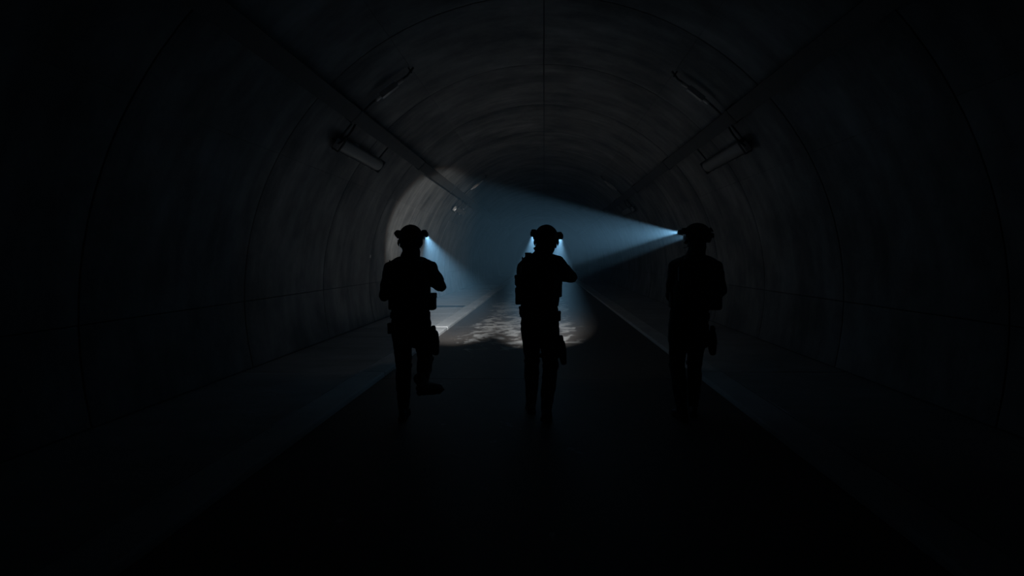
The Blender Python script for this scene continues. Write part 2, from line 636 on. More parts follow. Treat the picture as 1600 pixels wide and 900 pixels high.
# ------------------------------------------------------------------ torches
def spot(name, parent, loc, direction, half, power, blend=0.2, radius=0.012, col=LIGHT_COL, fringe=True, hollow=None):
    ld = bpy.data.lights.new(name, 'SPOT')
    ld.energy = power
    ld.spot_size = R(half * 2)
    ld.spot_blend = blend
    ld.shadow_soft_size = radius
    ld.color = col
    o = bpy.data.objects.new(name, ld)
    COL.objects.link(o)
    o.parent = parent
    o.location = loc
    o.rotation_euler = Vector(direction).to_track_quat('-Z', 'Y').to_euler()
    if fringe:
        # the rim of a lens torch's beam is warm (chromatic fringe of its lens)
        ld.use_nodes = True
        nt = ld.node_tree
        em = nt.nodes['Emission']
        tc = nt.nodes.new('ShaderNodeTexCoord')
        sp = nt.nodes.new('ShaderNodeSeparateXYZ')
        ac = nt.nodes.new('ShaderNodeMath'); ac.operation = 'ARCCOSINE'
        ab = nt.nodes.new('ShaderNodeMath'); ab.operation = 'ABSOLUTE'
        mr = nt.nodes.new('ShaderNodeMapRange')
        mr.inputs['From Min'].default_value = R(half * 0.90)
        mr.inputs['From Max'].default_value = R(half)
        mx = nt.nodes.new('ShaderNodeMix'); mx.data_type = 'RGBA'
        mx.inputs['A'].default_value = (1, 1, 1, 1)
        mx.inputs['B'].default_value = (1.0, 0.55, 0.25, 1)
        nt.links.new(tc.outputs['Normal'], sp.inputs[0])
        nt.links.new(sp.outputs['Z'], ab.inputs[0])
        nt.links.new(ab.outputs[0], ac.inputs[0])
        nt.links.new(ac.outputs[0], mr.inputs['Value'])
        nt.links.new(mr.outputs[0], mx.inputs['Factor'])
        nt.links.new(mx.outputs['Result'], em.inputs['Color'])
        if hollow is not None:
            # flood optic: dimmer along its axis than in the outer ring
            hr = nt.nodes.new('ShaderNodeMapRange')
            hr.interpolation_type = 'SMOOTHSTEP'
            hr.inputs['From Min'].default_value = R(half * 0.15)
            hr.inputs['From Max'].default_value = R(half * 0.85)
            hr.inputs['To Min'].default_value = hollow
            hr.inputs['To Max'].default_value = 1.0
            nt.links.new(ac.outputs[0], hr.inputs['Value'])
            nt.links.new(hr.outputs[0], em.inputs['Strength'])
    return o

def unit(v):
    return Vector(v).normalized()

def torch_mesh(bm, lens, d, r, length):
    d = unit(d)
    p = Vector(lens)
    tube(bm, [p - d * length, p - d * length * 0.55, p - d * length * 0.45, p - d * 0.006], [r * 0.85, r * 0.85, r, r], n=16, closed_caps_round=False)

# ------------------------------------------------------------------ rifle (held, so a thing of its own)
def rifle(butt, d, label):
    """butt = world position of the butt plate; d = muzzle direction."""
    root = empty('rifle', butt)
    tag(root, label, 'rifle', 'rifles the three people carry')
    d = unit(d)
    zz = Vector((0, 0, 1)); xx = d.cross(zz).normalized(); zz = xx.cross(d)
    M3 = Matrix((xx, d, zz)).transposed()
    M = M3.to_4x4()
    def part(name, bm, mat, parent=root):
        return mkobj(name, xf(bm, M), mat, parent)
    bm = BM()
    box(bm, (0, 0.012, -0.03), (0.036, 0.024, 0.13), bev=0.008)
    box(bm, (0, 0.10, -0.015), (0.034, 0.16, 0.055), bev=0.01)
    box(bm, (0, 0.06, -0.055), (0.028, 0.08, 0.04), bev=0.01)
    part('stock', bm, 'polymer')
    bm = BM(); cyl(bm, (0, 0.14, 0), (0, 0.24, 0), 0.016); part('buffer_tube', bm, 'gunmetal')
    bm = BM()
    box(bm, (0, 0.33, 0.008), (0.036, 0.20, 0.05), bev=0.005)
    box(bm, (0, 0.31, -0.03), (0.032, 0.16, 0.04), bev=0.005)
    box(bm, (0, 0.33, 0.04), (0.022, 0.20, 0.012), bev=0.002)
    part('receiver', bm, 'gunmetal')
    bm = BM(); tube(bm, [(0, 0.265, -0.03), (0, 0.245, -0.08), (0, 0.232, -0.135)], [(0.015, 0.022), (0.014, 0.021), (0.016, 0.024)], n=12, power=3); part('grip', bm, 'polymer')
    bm = BM(); tube(bm, [(0, 0.375, -0.04), (0, 0.385, -0.11), (0, 0.405, -0.19)], [(0.012, 0.03)] * 3, n=12, power=5, closed_caps_round=False); part('magazine', bm, 'polymer')
    bm = BM(); tube(bm, [(0, 0.30, -0.045), (0, 0.285, -0.075), (0, 0.31, -0.088), (0, 0.345, -0.075), (0, 0.35, -0.05)], [0.004] * 5, n=6); part('trigger_guard', bm, 'gunmetal')
    bm = BM(); tube(bm, [(0, 0.43, 0.008), (0, 0.70, 0.008)], [(0.026, 0.028)] * 2, n=8, closed_caps_round=False, power=3)
    for i in range(10):
        box(bm, (0, 0.445 + i * 0.026, 0.04), (0.02, 0.012, 0.008))
    part('handguard', bm, 'gunmetal')
    bm = BM(); cyl(bm, (0, 0.70, 0.008), (0, 0.80, 0.008), 0.009); cyl(bm, (0, 0.80, 0.008), (0, 0.855, 0.008), 0.013); part('barrel', bm, 'gunmetal')
    bm = BM(); box(bm, (0, 0.34, 0.058), (0.03, 0.07, 0.024), bev=0.004); cyl(bm, (0, 0.30, 0.085), (0, 0.385, 0.085), 0.022, n=18); o = part('optic', bm, 'polymer')
    bm = BM(); cyl(bm, (0, 0.383, 0.085), (0, 0.387, 0.085), 0.018, n=18); part('optic_lens', bm, 'gunmetal', o)
    lens = Vector((0.042, 0.72, 0.012))
    bm = BM(); torch_mesh(bm, lens, (0, 1, 0), 0.016, 0.13); box(bm, (0.03, 0.65, 0.01), (0.016, 0.03, 0.02), bev=0.002)
    wl = part('weapon_torch', bm, 'gunmetal')
    bm = BM(); cyl(bm, lens - Vector((0, 0.005, 0)), lens - Vector((0, 0.003, 0)), 0.0135)
    part('torch_lens', bm, 'polymer', wl)
    # sling
    bm = BM()
    pts = [M3.inverted() @ Vector(p) for p in ((0, 0, -0.02), (-0.06, -0.06, -0.06), (-0.2, 0.05, -0.15), (-0.16, 0.3, -0.16), (-0.03, 0.52, -0.05))]
    tube(bm, pts, [(0.016, 0.003)] * 5, n=6, closed_caps_round=False, ref=(0, 0, 1))
    part('sling', bm, 'nylon')
    return root, M3, Vector(butt)

# ------------------------------------------------------------------ people
def hand_mesh(mirror=False, axis_r=0.024):
    """A right hand closed round the local Z axis: palm on +X, fingers over +Y to -X, thumb behind."""
    bm = BM()
    tube(bm, [(axis_r + 0.016, -0.012, 0.034), (axis_r + 0.018, -0.014, 0.0), (axis_r + 0.016, -0.016, -0.036)], [(0.016, 0.036), (0.018, 0.039), (0.016, 0.033)], n=12)
    tube(bm, [(axis_r + 0.016, -0.02, 0.0), (axis_r + 0.022, -0.06, -0.005), (axis_r + 0.026, -0.105, -0.008)], [(0.018, 0.036), (0.022, 0.028), (0.026, 0.030)], n=12, ref=(1, 0, 0))
    fr = axis_r + 0.009
    for z, r, end in ((0.031, 0.0092, 168), (0.0105, 0.0098, 190), (-0.0105, 0.0094, 182), (-0.031, 0.0084, 160)):
        pts = [(fr + 0.006, 0.004, z)]
        for a in (30, 62, 95, 125, end - 14, end):
            kn = 0.0025 if a in (62, 125) else 0.0
            pts.append(((fr + kn) * math.cos(R(a)), (fr + kn) * math.sin(R(a)), z - 0.002))
        tube(bm, pts, [r * 1.08, r * 1.06, r * 1.02, r, r * 0.97, r * 0.93, r * 0.86], n=8, ref=(0, 0, 1))
    pts = [(fr + 0.006, -0.034, 0.018)]
    for a, z in ((-62, 0.034), (-98, 0.044), (-135, 0.05), (-168, 0.05)):
        pts.append(((fr + 0.003) * math.cos(R(a)), (fr + 0.003) * math.sin(R(a)), z))
    tube(bm, pts, [0.0145, 0.0125, 0.0115, 0.0108, 0.0095], n=8, ref=(0, 0, 1))
    if mirror:
        xf(bm, Matrix.Diagonal((1, 1, -1, 1)))
        bmesh.ops.reverse_faces(bm, faces=bm.faces)
    return bm

def fold_tex(name, size, depth=2):
    t = bpy.data.textures.new(name, 'CLOUDS')
    t.noise_scale = size
    t.noise_depth = depth
    return t
FOLD = fold_tex('cloth_folds', 0.07)
FOLD2 = fold_tex('pouch_wrinkles', 0.04)

def soldier(P):
    root = empty('person', (P['x'], P['y'], 0))
    tag(root, P['label'], 'person', 'people walking away down the tunnel')
    J = {k: Vector(v) for k, v in P['J'].items()}
    def part(name, bm, mat, parent=root, **kw):
        return mkobj(name, bm, mat, parent, **kw)

    # head frame
    hy, hp = P['head_yaw'], P['head_pitch']
    HC = Vector(P['head'])
    HM = Matrix.Translation(HC) @ Euler((R(-hp), 0, R(hy)), 'ZXY').to_matrix().to_4x4()
    HM = Matrix.Translation(HC) @ (Matrix.Rotation(R(hy), 4, 'Z') @ Matrix.Rotation(R(-hp), 4, 'X'))

    # ---- body: one continuous skin
    bm = BM()
    pel, wai, che, shc, nek = J['pelvis'], J['waist'], J['chest'], J['shoulders'], J['neck']
    tube(bm, [pel + Vector((0, 0, -0.05)), pel + Vector((0, 0, 0.05)), wai, che, shc, shc + Vector((0, -0.005, 0.06))],
         [(0.162, 0.118), (0.182, 0.128), (0.172, 0.118), (0.172, 0.122), (0.165, 0.098), (0.085, 0.07)], n=20)
    tube(bm, [shc + Vector((0, -0.01, 0.03)), nek, HC + Vector((0, -0.015, -0.04))], [(0.085, 0.072), (0.066, 0.066), (0.062, 0.066)], n=14)
    for s in ('l', 'r'):
        sh, el, wr = J['sh_' + s], J['el_' + s], J['wr_' + s]
        sx = -1 if s == 'l' else 1
        tube(bm, [shc + Vector((sx * 0.09, -0.005, 0.015)), sh], [(0.07, 0.075), (0.073, 0.073)], n=14, ref=(0, 1, 0))
        tube(bm, [sh, sh.lerp(el, 0.35), sh.lerp(el, 0.8), el], [0.076, 0.068, 0.058, 0.054], n=14)
        tube(bm, [el, el.lerp(wr, 0.3), el.lerp(wr, 0.75), wr], [0.053, 0.054, 0.043, 0.034], n=14)
        hi, kn, an = J['hip_' + s], J['kn_' + s], J['an_' + s]
        tube(bm, [hi + Vector((0, 0, 0.04)), hi, hi.lerp(kn, 0.35), hi.lerp(kn, 0.8), kn], [0.095, 0.102, 0.096, 0.078, 0.072], n=16)
        dirn = (an - kn)
        back = Vector((0, -0.018, 0))
        tube(bm, [kn, kn.lerp(an, 0.3) + back, kn.lerp(an, 0.68) + back * 0.6, an], [0.070, 0.073, 0.064, 0.050], n=16)
    # head with face
    hb = BM()
    ell(hb, (0, 0, 0.01), (0.078, 0.098, 0.108))
    tube(hb, [(0, 0.035, -0.03), (0, 0.055, -0.085)], [(0.058, 0.06), (0.036, 0.034)], n=12)       # jaw
    tube(hb, [(0, 0.095, 0.012), (0, 0.108, -0.015), (0, 0.122, -0.034)], [0.010, 0.013, 0.016], n=10)  # nose
    tube(hb, [(-0.04, 0.084, 0.024), (0, 0.096, 0.026), (0.04, 0.084, 0.024)], [0.010, 0.012, 0.010], n=8)  # brow
    tube(hb, [(-0.022, 0.088, -0.064), (0, 0.098, -0.062), (0.022, 0.088, -0.064)], [0.009, 0.011, 0.009], n=8)  # mouth
    for sx in (-1, 1):
        tube(hb, [(sx * 0.075, -0.005, 0.02), (sx * 0.08, -0.008, -0.03)], [(0.010, 0.022), (0.008, 0.016)], n=8)   # ears
    xf(hb, HM)
    tmp = bpy.data.meshes.new('tmp'); hb.to_mesh(tmp); hb.free(); bm.from_mesh(tmp); bpy.data.meshes.remove(tmp)
    body = part('body', bm, 'cloth', angle=180)
    for typ, kw in (('REMESH', dict(mode='VOXEL', voxel_size=0.0105, use_smooth_shade=True)), ('SMOOTH', dict(factor=0.5, iterations=4))):
        md = body.modifiers.new(typ.lower(), typ)
        for k, v in kw.items(): setattr(md, k, v)
    md = body.modifiers.new('folds', 'DISPLACE')
    md.texture = FOLD; md.strength = 0.022; md.mid_level = 0.5
    body['label'] = 'black combat uniform and black face covering'
    for sx in (-1, 1):
        bm = BM(); ell(bm, (sx * 0.031, 0.088, 0.008), (0.012, 0.010, 0.010), u=10, v=6)
        part('eye', xf(bm, HM), 'eye_white')

    b = BM(); tube(b, [shc + Vector((0, -0.01, 0.075)), nek + Vector((0.0, 0, 0.01)), HC + Vector((0, -0.012, -0.075)), HC + Vector((0, -0.01, -0.04))], [(0.095, 0.085), (0.084, 0.082), (0.082, 0.082), (0.078, 0.08)], n=18, closed_caps_round=False)
    part('neck_gaiter', b, 'cloth')

    # ---- boots
    for s in ('l', 'r'):
        an = J['an_' + s]; toe = unit(P['toe_' + s]); up = unit(J['kn_' + s] - an)
        upf = (up - toe * up.dot(toe)).normalized()
        side = toe.cross(upf)
        FM = Matrix((side, toe, upf)).transposed().to_4x4(); FM.translation = an
        b = BM()
        tube(b, [(0, -0.075, -0.055), (0, -0.03, -0.04), (0, 0.05, -0.045), (0, 0.12, -0.058), (0, 0.185, -0.066)],
             [(0.034, 0.036), (0.042, 0.05), (0.044, 0.044), (0.050, 0.034), (0.042, 0.024)], n=14, ref=(1, 0, 0))
        b2 = BM()
        tube(b2, [Vector((0, -0.005, -0.06)), Vector((0, -0.005, 0.0)), Vector((0, -0.01, 0.05))], [(0.042, 0.052), (0.046, 0.054), (0.052, 0.06)], n=14, ref=(1, 0, 0))
        t2 = bpy.data.meshes.new('t'); b2.to_mesh(t2); b2.free(); b.from_mesh(t2); bpy.data.meshes.remove(t2)
        xf(b, FM)
        bb = BM()
        tube(bb, [an + up * -0.01, an + up * 0.10, an + up * 0.15], [0.052, 0.06, 0.062], n=14)
        t2 = bpy.data.meshes.new('t'); bb.to_mesh(t2); bb.free(); b.from_mesh(t2); bpy.data.meshes.remove(t2)
        boot = part('boot', b, 'leather', angle=180)
        md = boot.modifiers.new('remesh', 'REMESH'); md.mode = 'VOXEL'; md.voxel_size = 0.007; md.use_smooth_shade = True
        md = boot.modifiers.new('smooth', 'SMOOTH'); md.iterations = 3
        b = BM()
        outline = [(-0.03, -0.108), (-0.042, -0.07), (-0.040, 0.0), (-0.046, 0.08), (-0.052, 0.13), (-0.040, 0.19), (-0.012, 0.218), (0.022, 0.214), (0.048, 0.17), (0.052, 0.12), (0.044, 0.05), (0.042, -0.07), (0.03, -0.108)]
        lo = [b.verts.new((x, y, -0.105)) for x, y in outline]
        hi_ = [b.verts.new((x, y, -0.078)) for x, y in outline]
        n = len(outline)
        for i in range(n):
            b.faces.new((lo[i], lo[(i + 1) % n], hi_[(i + 1) % n], hi_[i]))
        b.faces.new(list(reversed(lo))); b.faces.new(hi_)
        for i in range(5):
            box(b, (0, -0.08 + i * 0.062 + (0.02 if i > 1 else 0), -0.108), (0.07, 0.03, 0.008))
        part('boot_sole', xf(b, FM), 'rubber', boot, smooth=False)
        # laces across the instep
        b = BM()
        for i in range(4):
            box(b, (0, 0.05 + i * 0.022, 0.012 - i * 0.014), (0.05, 0.006, 0.005), rot=Matrix.Rotation(R(-30), 3, 'X'))
        part('boot_laces', xf(b, FM), 'nylon', boot, smooth=False)

    # ---- knee pads
    for s in ('l', 'r'):
        kn, an, hi = J['kn_' + s], J['an_' + s], J['hip_' + s]
        fw = unit((Vector((0, 1, 0)) - unit(an - hi) * unit(an - hi).dot(Vector((0, 1, 0)))))
        b = BM(); ell(b, kn + fw * 0.045, (0.062, 0.045, 0.082), u=14, v=10)
        kp = part('knee_pad', b, 'polymer')
        b = BM(); tube(b, [kn + Vector((0, 0, 0.02)), kn + Vector((0, 0, -0.012))], [0.079, 0.078], n=18, closed_caps_round=False)
        part('knee_strap', b, 'nylon', kp)

    # ---- helmet
    hel = BM()
    nu, nv = 28, 9
    rx, ry, rz = 0.116, 0.136, 0.128
    grid = []
    for layer, g in ((0, 0.0), (1, -0.012)):
        rows = []
        for i in range(nv + 1):
            row = []
            for j in range(nu):
                t = 2 * math.pi * j / nu
                # rim: high over the ears, lower at the nape, a little brow at the front
                sy = math.sin(t)
                rim = -14 if sy > 0.55 else (-30 if sy < -0.45 else (-2 if abs(sy) < 0.35 else -9))
                el_ = R(90) + (R(rim) - R(90)) * i / nv
                c, s = math.cos(el_), math.sin(el_)
                row.append(hel.verts.new(((rx + g) * c * math.cos(t), (ry + g) * c * math.sin(t), 0.02 + (rz + g) * s)))
            rows.append(row)
        grid.append(rows)
    for rows in grid:
        for i in range(nv):
            for j in range(nu):
                if i == 0:
                    hel.faces.new((rows[0][0] if False else rows[0][j], rows[1][(j + 1) % nu], rows[1][j]))
                else:
                    hel.faces.new((rows[i][j], rows[i][(j + 1) % nu], rows[i + 1][(j + 1) % nu], rows[i + 1][j]))
    for j in range(nu):
        hel.faces.new((grid[0][nv][j], grid[0][nv][(j + 1) % nu], grid[1][nv][(j + 1) % nu], grid[1][nv][j]))
    for rows in grid:
        bmesh.ops.pointmerge(hel, verts=rows[0], merge_co=sum((v.co for v in rows[0]), Vector()) / nu)
    helmet = part('helmet', xf(hel, HM), 'helmet_shell', angle=60)
    for sx in (-1, 1):
        b = BM()
        tube(b, [(sx * 0.114, 0.075, 0.03), (sx * 0.122, 0.02, 0.034), (sx * 0.118, -0.05, 0.022)], [(0.006, 0.016)] * 3, n=8, ref=(1, 0, 0), power=4)
        part('helmet_rail', xf(b, HM), 'polymer', helmet)
    b = BM(); box(b, (0, 0.142, 0.062), (0.05, 0.014, 0.05), rot=Matrix.Rotation(R(22), 3, 'X'), bev=0.005); box(b, (0, 0.152, 0.064), (0.024, 0.012, 0.03), rot=Matrix.Rotation(R(22), 3, 'X'), bev=0.003)
    part('front_mount', xf(b, HM), 'polymer', helmet)
    b = BM(); box(b, (0, -0.142, 0.02), (0.07, 0.022, 0.045), bev=0.006); box(b, (0, -0.136, 0.075), (0.06, 0.012, 0.04), rot=Matrix.Rotation(R(-28), 3, 'X'), bev=0.004)
    part('rear_pouch', xf(b, HM), 'nylon', helmet)
    b = BM()
    for sx in (-1, 1):
        tube(b, [(sx * 0.1, 0.03, 0.0), (sx * 0.082, 0.05, -0.06), (sx * 0.03, 0.07, -0.11), (0, 0.075, -0.118)], [(0.009, 0.003)] * 4, n=6, ref=(0, 1, 0))
        tube(b, [(sx * 0.1, -0.07, -0.01), (sx * 0.088, 0.0, -0.055), (sx * 0.082, 0.05, -0.06)], [(0.009, 0.003)] * 3, n=6, ref=(0, 1, 0))
    part('chin_strap', xf(b, HM), 'nylon', helmet)
    # ear cups with boom mic on one side
    for sx in (-1, 1):
        b = BM()
        box(b, (sx * 0.080, -0.005, -0.030), (0.038, 0.075, 0.095), bev=0.016, seg=3)
        box(b, (sx * 0.104, -0.005, 0.02), (0.016, 0.03, 0.05), bev=0.005)
        tube(b, [(sx * 0.104, -0.03, -0.01), (sx * 0.110, -0.034, -0.04), (sx * 0.106, -0.03, -0.062)], [0.014, 0.011, 0.004], n=8)
        ec = part('ear_cup', xf(b, HM), 'polymer')
        if sx < 0:
            b = BM(); tube(b, [(-0.1, 0.02, -0.05), (-0.09, 0.08, -0.08), (-0.03, 0.125, -0.085)], [0.004, 0.003, 0.006], n=6)
            part('boom_microphone', xf(b, HM), 'polymer', ec)
    # torches on the helmet rails
    for lp in P['lamps']:
        lens = HM @ Vector(lp['at'])
        d = unit(lp['dir'])
        b = BM()
        torch_mesh(b, lens, d, lp.get('r', 0.024), lp.get('len', 0.085))
        hm_at = Vector(lp['at'])
        sx = -1 if hm_at.x < 0 else 1
        b3 = BM()
        box(b3, (hm_at.x - sx * 0.012, hm_at.y - 0.045, hm_at.z + 0.010), (0.048, 0.045, 0.060), bev=0.010)
        tube(b3, [(hm_at.x - sx * 0.03, hm_at.y - 0.045, hm_at.z), (sx * 0.108, 0.0, 0.03)], [0.012, 0.012], n=8)
        xf(b3, HM)
        t2 = bpy.data.meshes.new('t'); b3.to_mesh(t2); b3.free(); b.from_mesh(t2); bpy.data.meshes.remove(t2)
        ht = part('helmet_torch', b, 'polymer', helmet)
        b = BM(); cyl(b, lens - d * 0.006, lens - d * 0.003, lp.get('r', 0.024) * 0.85)
        part('torch_lens', b, 'lamp_lens', ht)
        if lp.get('power', 0):
            spot('helmet_torch_beam', root, lens + d * 0.002, d, lp['half'], lp['power'], blend=lp.get('blend', 0.3))
        if lp.get('spill', 0):
            spot('helmet_torch_spill', root, lens + d * 0.004, lp.get('spill_dir', d), lp.get('spill_half', 48), lp['spill'], blend=1.0, fringe=False, col=(1.0, 0.98, 0.97))

    # ---- plate carrier
    ax = unit(shc - pel)
    up3 = ax
    vz0, vz1 = P['vest_z']
    def on_axis(z):
        t = (z - pel.z) / (shc.z - pel.z)
        return pel.lerp(shc, t)
    b = BM()
    zs = [vz0, vz0 + 0.06, (vz0 + vz1) / 2, vz1 - 0.06]
    tube(b, [on_axis(z) for z in zs], [(0.178, 0.142), (0.186, 0.150), (0.188, 0.152), (0.170, 0.140)], n=28, closed_caps_round=False, power=2.6)
    vest = part('plate_carrier', b, 'nylon')
    for sy, nm in ((-1, 'back_panel'), (1, 'front_panel')):
        b = BM()
        c = on_axis((vz0 + vz1) / 2 + 0.03)
        box(b, c + Vector((0, sy * 0.150, 0)), (0.27, 0.045, vz1 - vz0 - 0.04), bev=0.02, seg=3)
        pn = part(nm, b, 'nylon', vest)
        for i in range(5):
            b = BM(); zz = vz0 + 0.07 + i * 0.058
            cc = on_axis(zz)
            box(b, cc + Vector((0, sy * 0.1745, 0)), (0.24, 0.006, 0.026), bev=0.002, seg=1)
            part('webbing_strip', b, 'nylon', vest)
    for sx in (-1, 1):
        b = BM()
        c = on_axis(vz1)
        tube(b, [c + Vector((sx * 0.095, -0.125, -0.09)), c + Vector((sx * 0.10, -0.10, -0.005)), c + Vector((sx * 0.105, -0.02, 0.022)), c + Vector((sx * 0.10, 0.07, 0.0)), c + Vector((sx * 0.095, 0.13, -0.08))],
             [(0.032, 0.012)] * 5, n=10, ref=(1, 0, 0), power=3)
        part('shoulder_strap', b, 'nylon', vest)
    for (nm, c, s, rz) in P['pouches']:
        b = BM()
        rt = Matrix.Rotation(R(rz), 3, 'Z')
        box(b, c, s, rot=rt, bev=min(s) * 0.22, seg=3)
        po = part(nm, b, 'nylon', vest if c[2] > vz0 else root)
        b = BM()
        cc = Vector(c) + Vector((0, 0, s[2] * 0.34))
        box(b, cc, (s[0] * 1.08, s[1] * 1.08, s[2] * 0.34), rot=rt, bev=min(s) * 0.15, seg=2)
        part('pouch_flap', b, 'nylon', po)
    # radio with short aerial on the left shoulder blade side
    b = BM(); c = on_axis(vz1 - 0.13) + Vector((-0.15, -0.125, 0)); box(b, c, (0.06, 0.045, 0.14), bev=0.01)
    rad = part('radio', b, 'polymer', vest)
    b = BM(); tube(b, [c + Vector((-0.01, 0, 0.07)), c + Vector((-0.015, -0.005, 0.135))], [0.008, 0.006], n=8); part('aerial', b, 'rubber', rad)

    # ---- belt, buckle, holster
    b = BM()
    bz = P['belt_z']
    cb = on_axis(bz)
    tube(b, [cb + Vector((0, 0, -0.026)), cb + Vector((0, 0, 0.026))], [(0.187, 0.140)] * 2, n=28, closed_caps_round=False, power=2.3)
    belt = part('belt', b, 'nylon')
    b = BM(); box(b, cb + Vector((0, 0.142, 0)), (0.06, 0.014, 0.045), bev=0.005); part('belt_buckle', b, 'gunmetal', belt)
    if 'snap' in P:
        b = BM(); ell(b, P['snap'], (0.011, 0.007, 0.011), u=10, v=8)
        sn = part('belt_snap', b, 'buckle', belt); sn['label'] = 'small bright metal snap on the belt'
    hx, hyy, hz, tilt = P['holster']
    rt = Matrix.Rotation(R(tilt), 3, 'Y')
    b = BM()
    c = Vector((hx, hyy, hz))
    tube(b, [c + rt @ Vector((0, 0, 0.055)), c + rt @ Vector((0, 0.0, -0.02)), c + rt @ Vector((0, 0.01, -0.12))], [(0.040, 0.052), (0.042, 0.055), (0.030, 0.040)], n=12, power=4)
    ho = part('holster', b, 'polymer')
    b = BM()
    tube(b, [c + rt @ Vector((0.004, -0.012, 0.05)), c + rt @ Vector((0.006, -0.035, 0.115))], [(0.022, 0.028), (0.024, 0.030)], n=10, power=3)
    part('pistol_grip', b, 'gunmetal', ho)
    b = BM(); box(b, c + Vector((-0.03, 0, 0.01)), (0.02, 0.10, 0.16), bev=0.008); part('holster_plate', b, 'polymer', ho)
    thx = J['hip_r'].lerp(J['kn_r'], (J['hip_r'].z - hz) / max(0.05, (J['hip_r'].z - J['kn_r'].z)))
    for dz in (0.03, -0.06):
        b = BM(); tube(b, [thx + Vector((0, 0, dz + 0.014)), thx + Vector((0, 0, dz - 0.014))], [0.103, 0.102], n=20, closed_caps_round=False)
        part('leg_strap', b, 'nylon', ho)
    b = BM(); tube(b, [Vector((hx - 0.03, hyy, hz + 0.08)), Vector((hx - 0.045, hyy, cb.z - 0.02))], [(0.02, 0.004)] * 2, n=6, ref=(0, 1, 0)); part('drop_strap', b, 'nylon', ho)

    # ---- gloves
    rr = P['rifle']
    G3 = rr['M3']
    butt = rr['butt'] - Vector((P['x'], P['y'], 0))
    # right hand on the pistol grip
    b = hand_mesh(False, 0.021)
    gp = G3 @ Vector((0, 0.246, -0.075)) + butt
    tiltM = G3 @ Matrix.Rotation(R(14), 3, 'X')
    GM = tiltM.to_4x4(); GM.translation = gp
    g = part('glove', xf(b, GM), 'leather', angle=180)
    # left hand under the handguard
    b = hand_mesh(True, 0.032)
    hx_, hyv = unit((-0.75, 0, -0.66)), None
    fx = hx_; fz = Vector((0, -1, 0)); fy = fz.cross(fx)
    LM3 = G3 @ Matrix((fx, fy, fz)).transposed()
    LM = LM3.to_4x4(); LM.translation = G3 @ Vector((0, rr.get('support', 0.50), 0.004)) + butt
    g = part('glove', xf(b, LM), 'leather', angle=180)
    return root

def wrist_points(M3, butt, off, support=0.50):
    """Where the two wrists end up for a rifle pose (person space)."""
    b = Vector(butt) - Vector(off)
    T = M3 @ Matrix.Rotation(R(14), 3, 'X')
    wr = T @ Vector((0.021 + 0.026, -0.115, -0.008)) + M3 @ Vector((0, 0.246, -0.075)) + b
    fx = unit((-0.75, 0, -0.66)); fz = Vector((0, -1, 0)); fy = fz.cross(fx)
    L = M3 @ Matrix((fx, fy, fz)).transposed()
    wl = L @ Vector((0.032 + 0.026, -0.115, 0.008)) + M3 @ Vector((0, support, 0.004)) + b
    return wr, wl

def armed(P, butt_local, d, label, support=0.50, **kw):
    off = Vector((P['x'], P['y'], 0))
    root, M3, b = rifle(Vector(butt_local) + off, d, label, **kw)
    wr, wl = wrist_points(M3, b, off, support)
    P['J']['wr_r'] = wr; P['J']['wr_l'] = wl
    P['rifle'] = dict(M3=M3, butt=b, support=support)
    return soldier(P)

# person by the left walkway: striding, right boot lifted behind
A = dict(x=-1.265, y=6.06, head=(0.0, 0.02, 1.70), head_yaw=2, head_pitch=8, vest_z=(1.06, 1.50), belt_z=0.99,
    label='person in dark helmet and combat gear at left, trailing boot lifted mid-stride',
    J=dict(pelvis=(0.0, 0, 0.95), waist=(0.0, 0, 1.10), chest=(-0.005, 0.01, 1.32), shoulders=(0.0, 0.0, 1.455), neck=(0.01, 0.0, 1.58),
           sh_l=(-0.185, 0.0, 1.425), el_l=(-0.275, 0.12, 1.165), sh_r=(0.185, 0.0, 1.43), el_r=(0.275, 0.09, 1.255),
           hip_l=(-0.083, 0.0, 0.90), kn_l=(-0.072, 0.05, 0.50), an_l=(-0.072, 0.03, 0.112),
           hip_r=(0.095, 0.0, 0.90), kn_r=(0.13, 0.08, 0.56), an_r=(0.155, -0.22, 0.39)),
    toe_l=(-0.08, 1, 0), toe_r=(0.52, 0.85, -0.12),
    pouches=[('pouch', (0.195, 0.04, 1.115), (0.075, 0.13, 0.16), 0), ('pouch', (-0.175, 0.03, 1.115), (0.06, 0.12, 0.15), 0),
             ('pouch', (0.08, 0.2, 1.15), (0.09, 0.06, 0.15), 0), ('pouch', (-0.06, 0.2, 1.15), (0.09, 0.06, 0.15), 0),
             ('belt_pouch', (-0.188, -0.02, 0.865), (0.038, 0.06, 0.10), 0), ('belt_pouch', (0.05, -0.145, 0.975), (0.12, 0.05, 0.08), 0)],
    holster=(0.228, 0.0, 0.755, -6),
    lamps=[dict(at=(0.136, 0.055, 0.058), dir=(-0.100, 1, -0.200), half=8.2, power=P_HELMET * 4.6, blend=0.8, spill=P_SPILL, spill_dir=(-0.28, 1, -0.10)),
           dict(at=(-0.135, 0.055, 0.055), dir=(-0.042, 1, -0.205), half=8.5, power=P_HELMET * 0.35)])
armed(A, (0.105, 0.10, 1.415), (-0.05, 1, -0.02), 'dark rifle shouldered by the leftmost person', support=0.43)

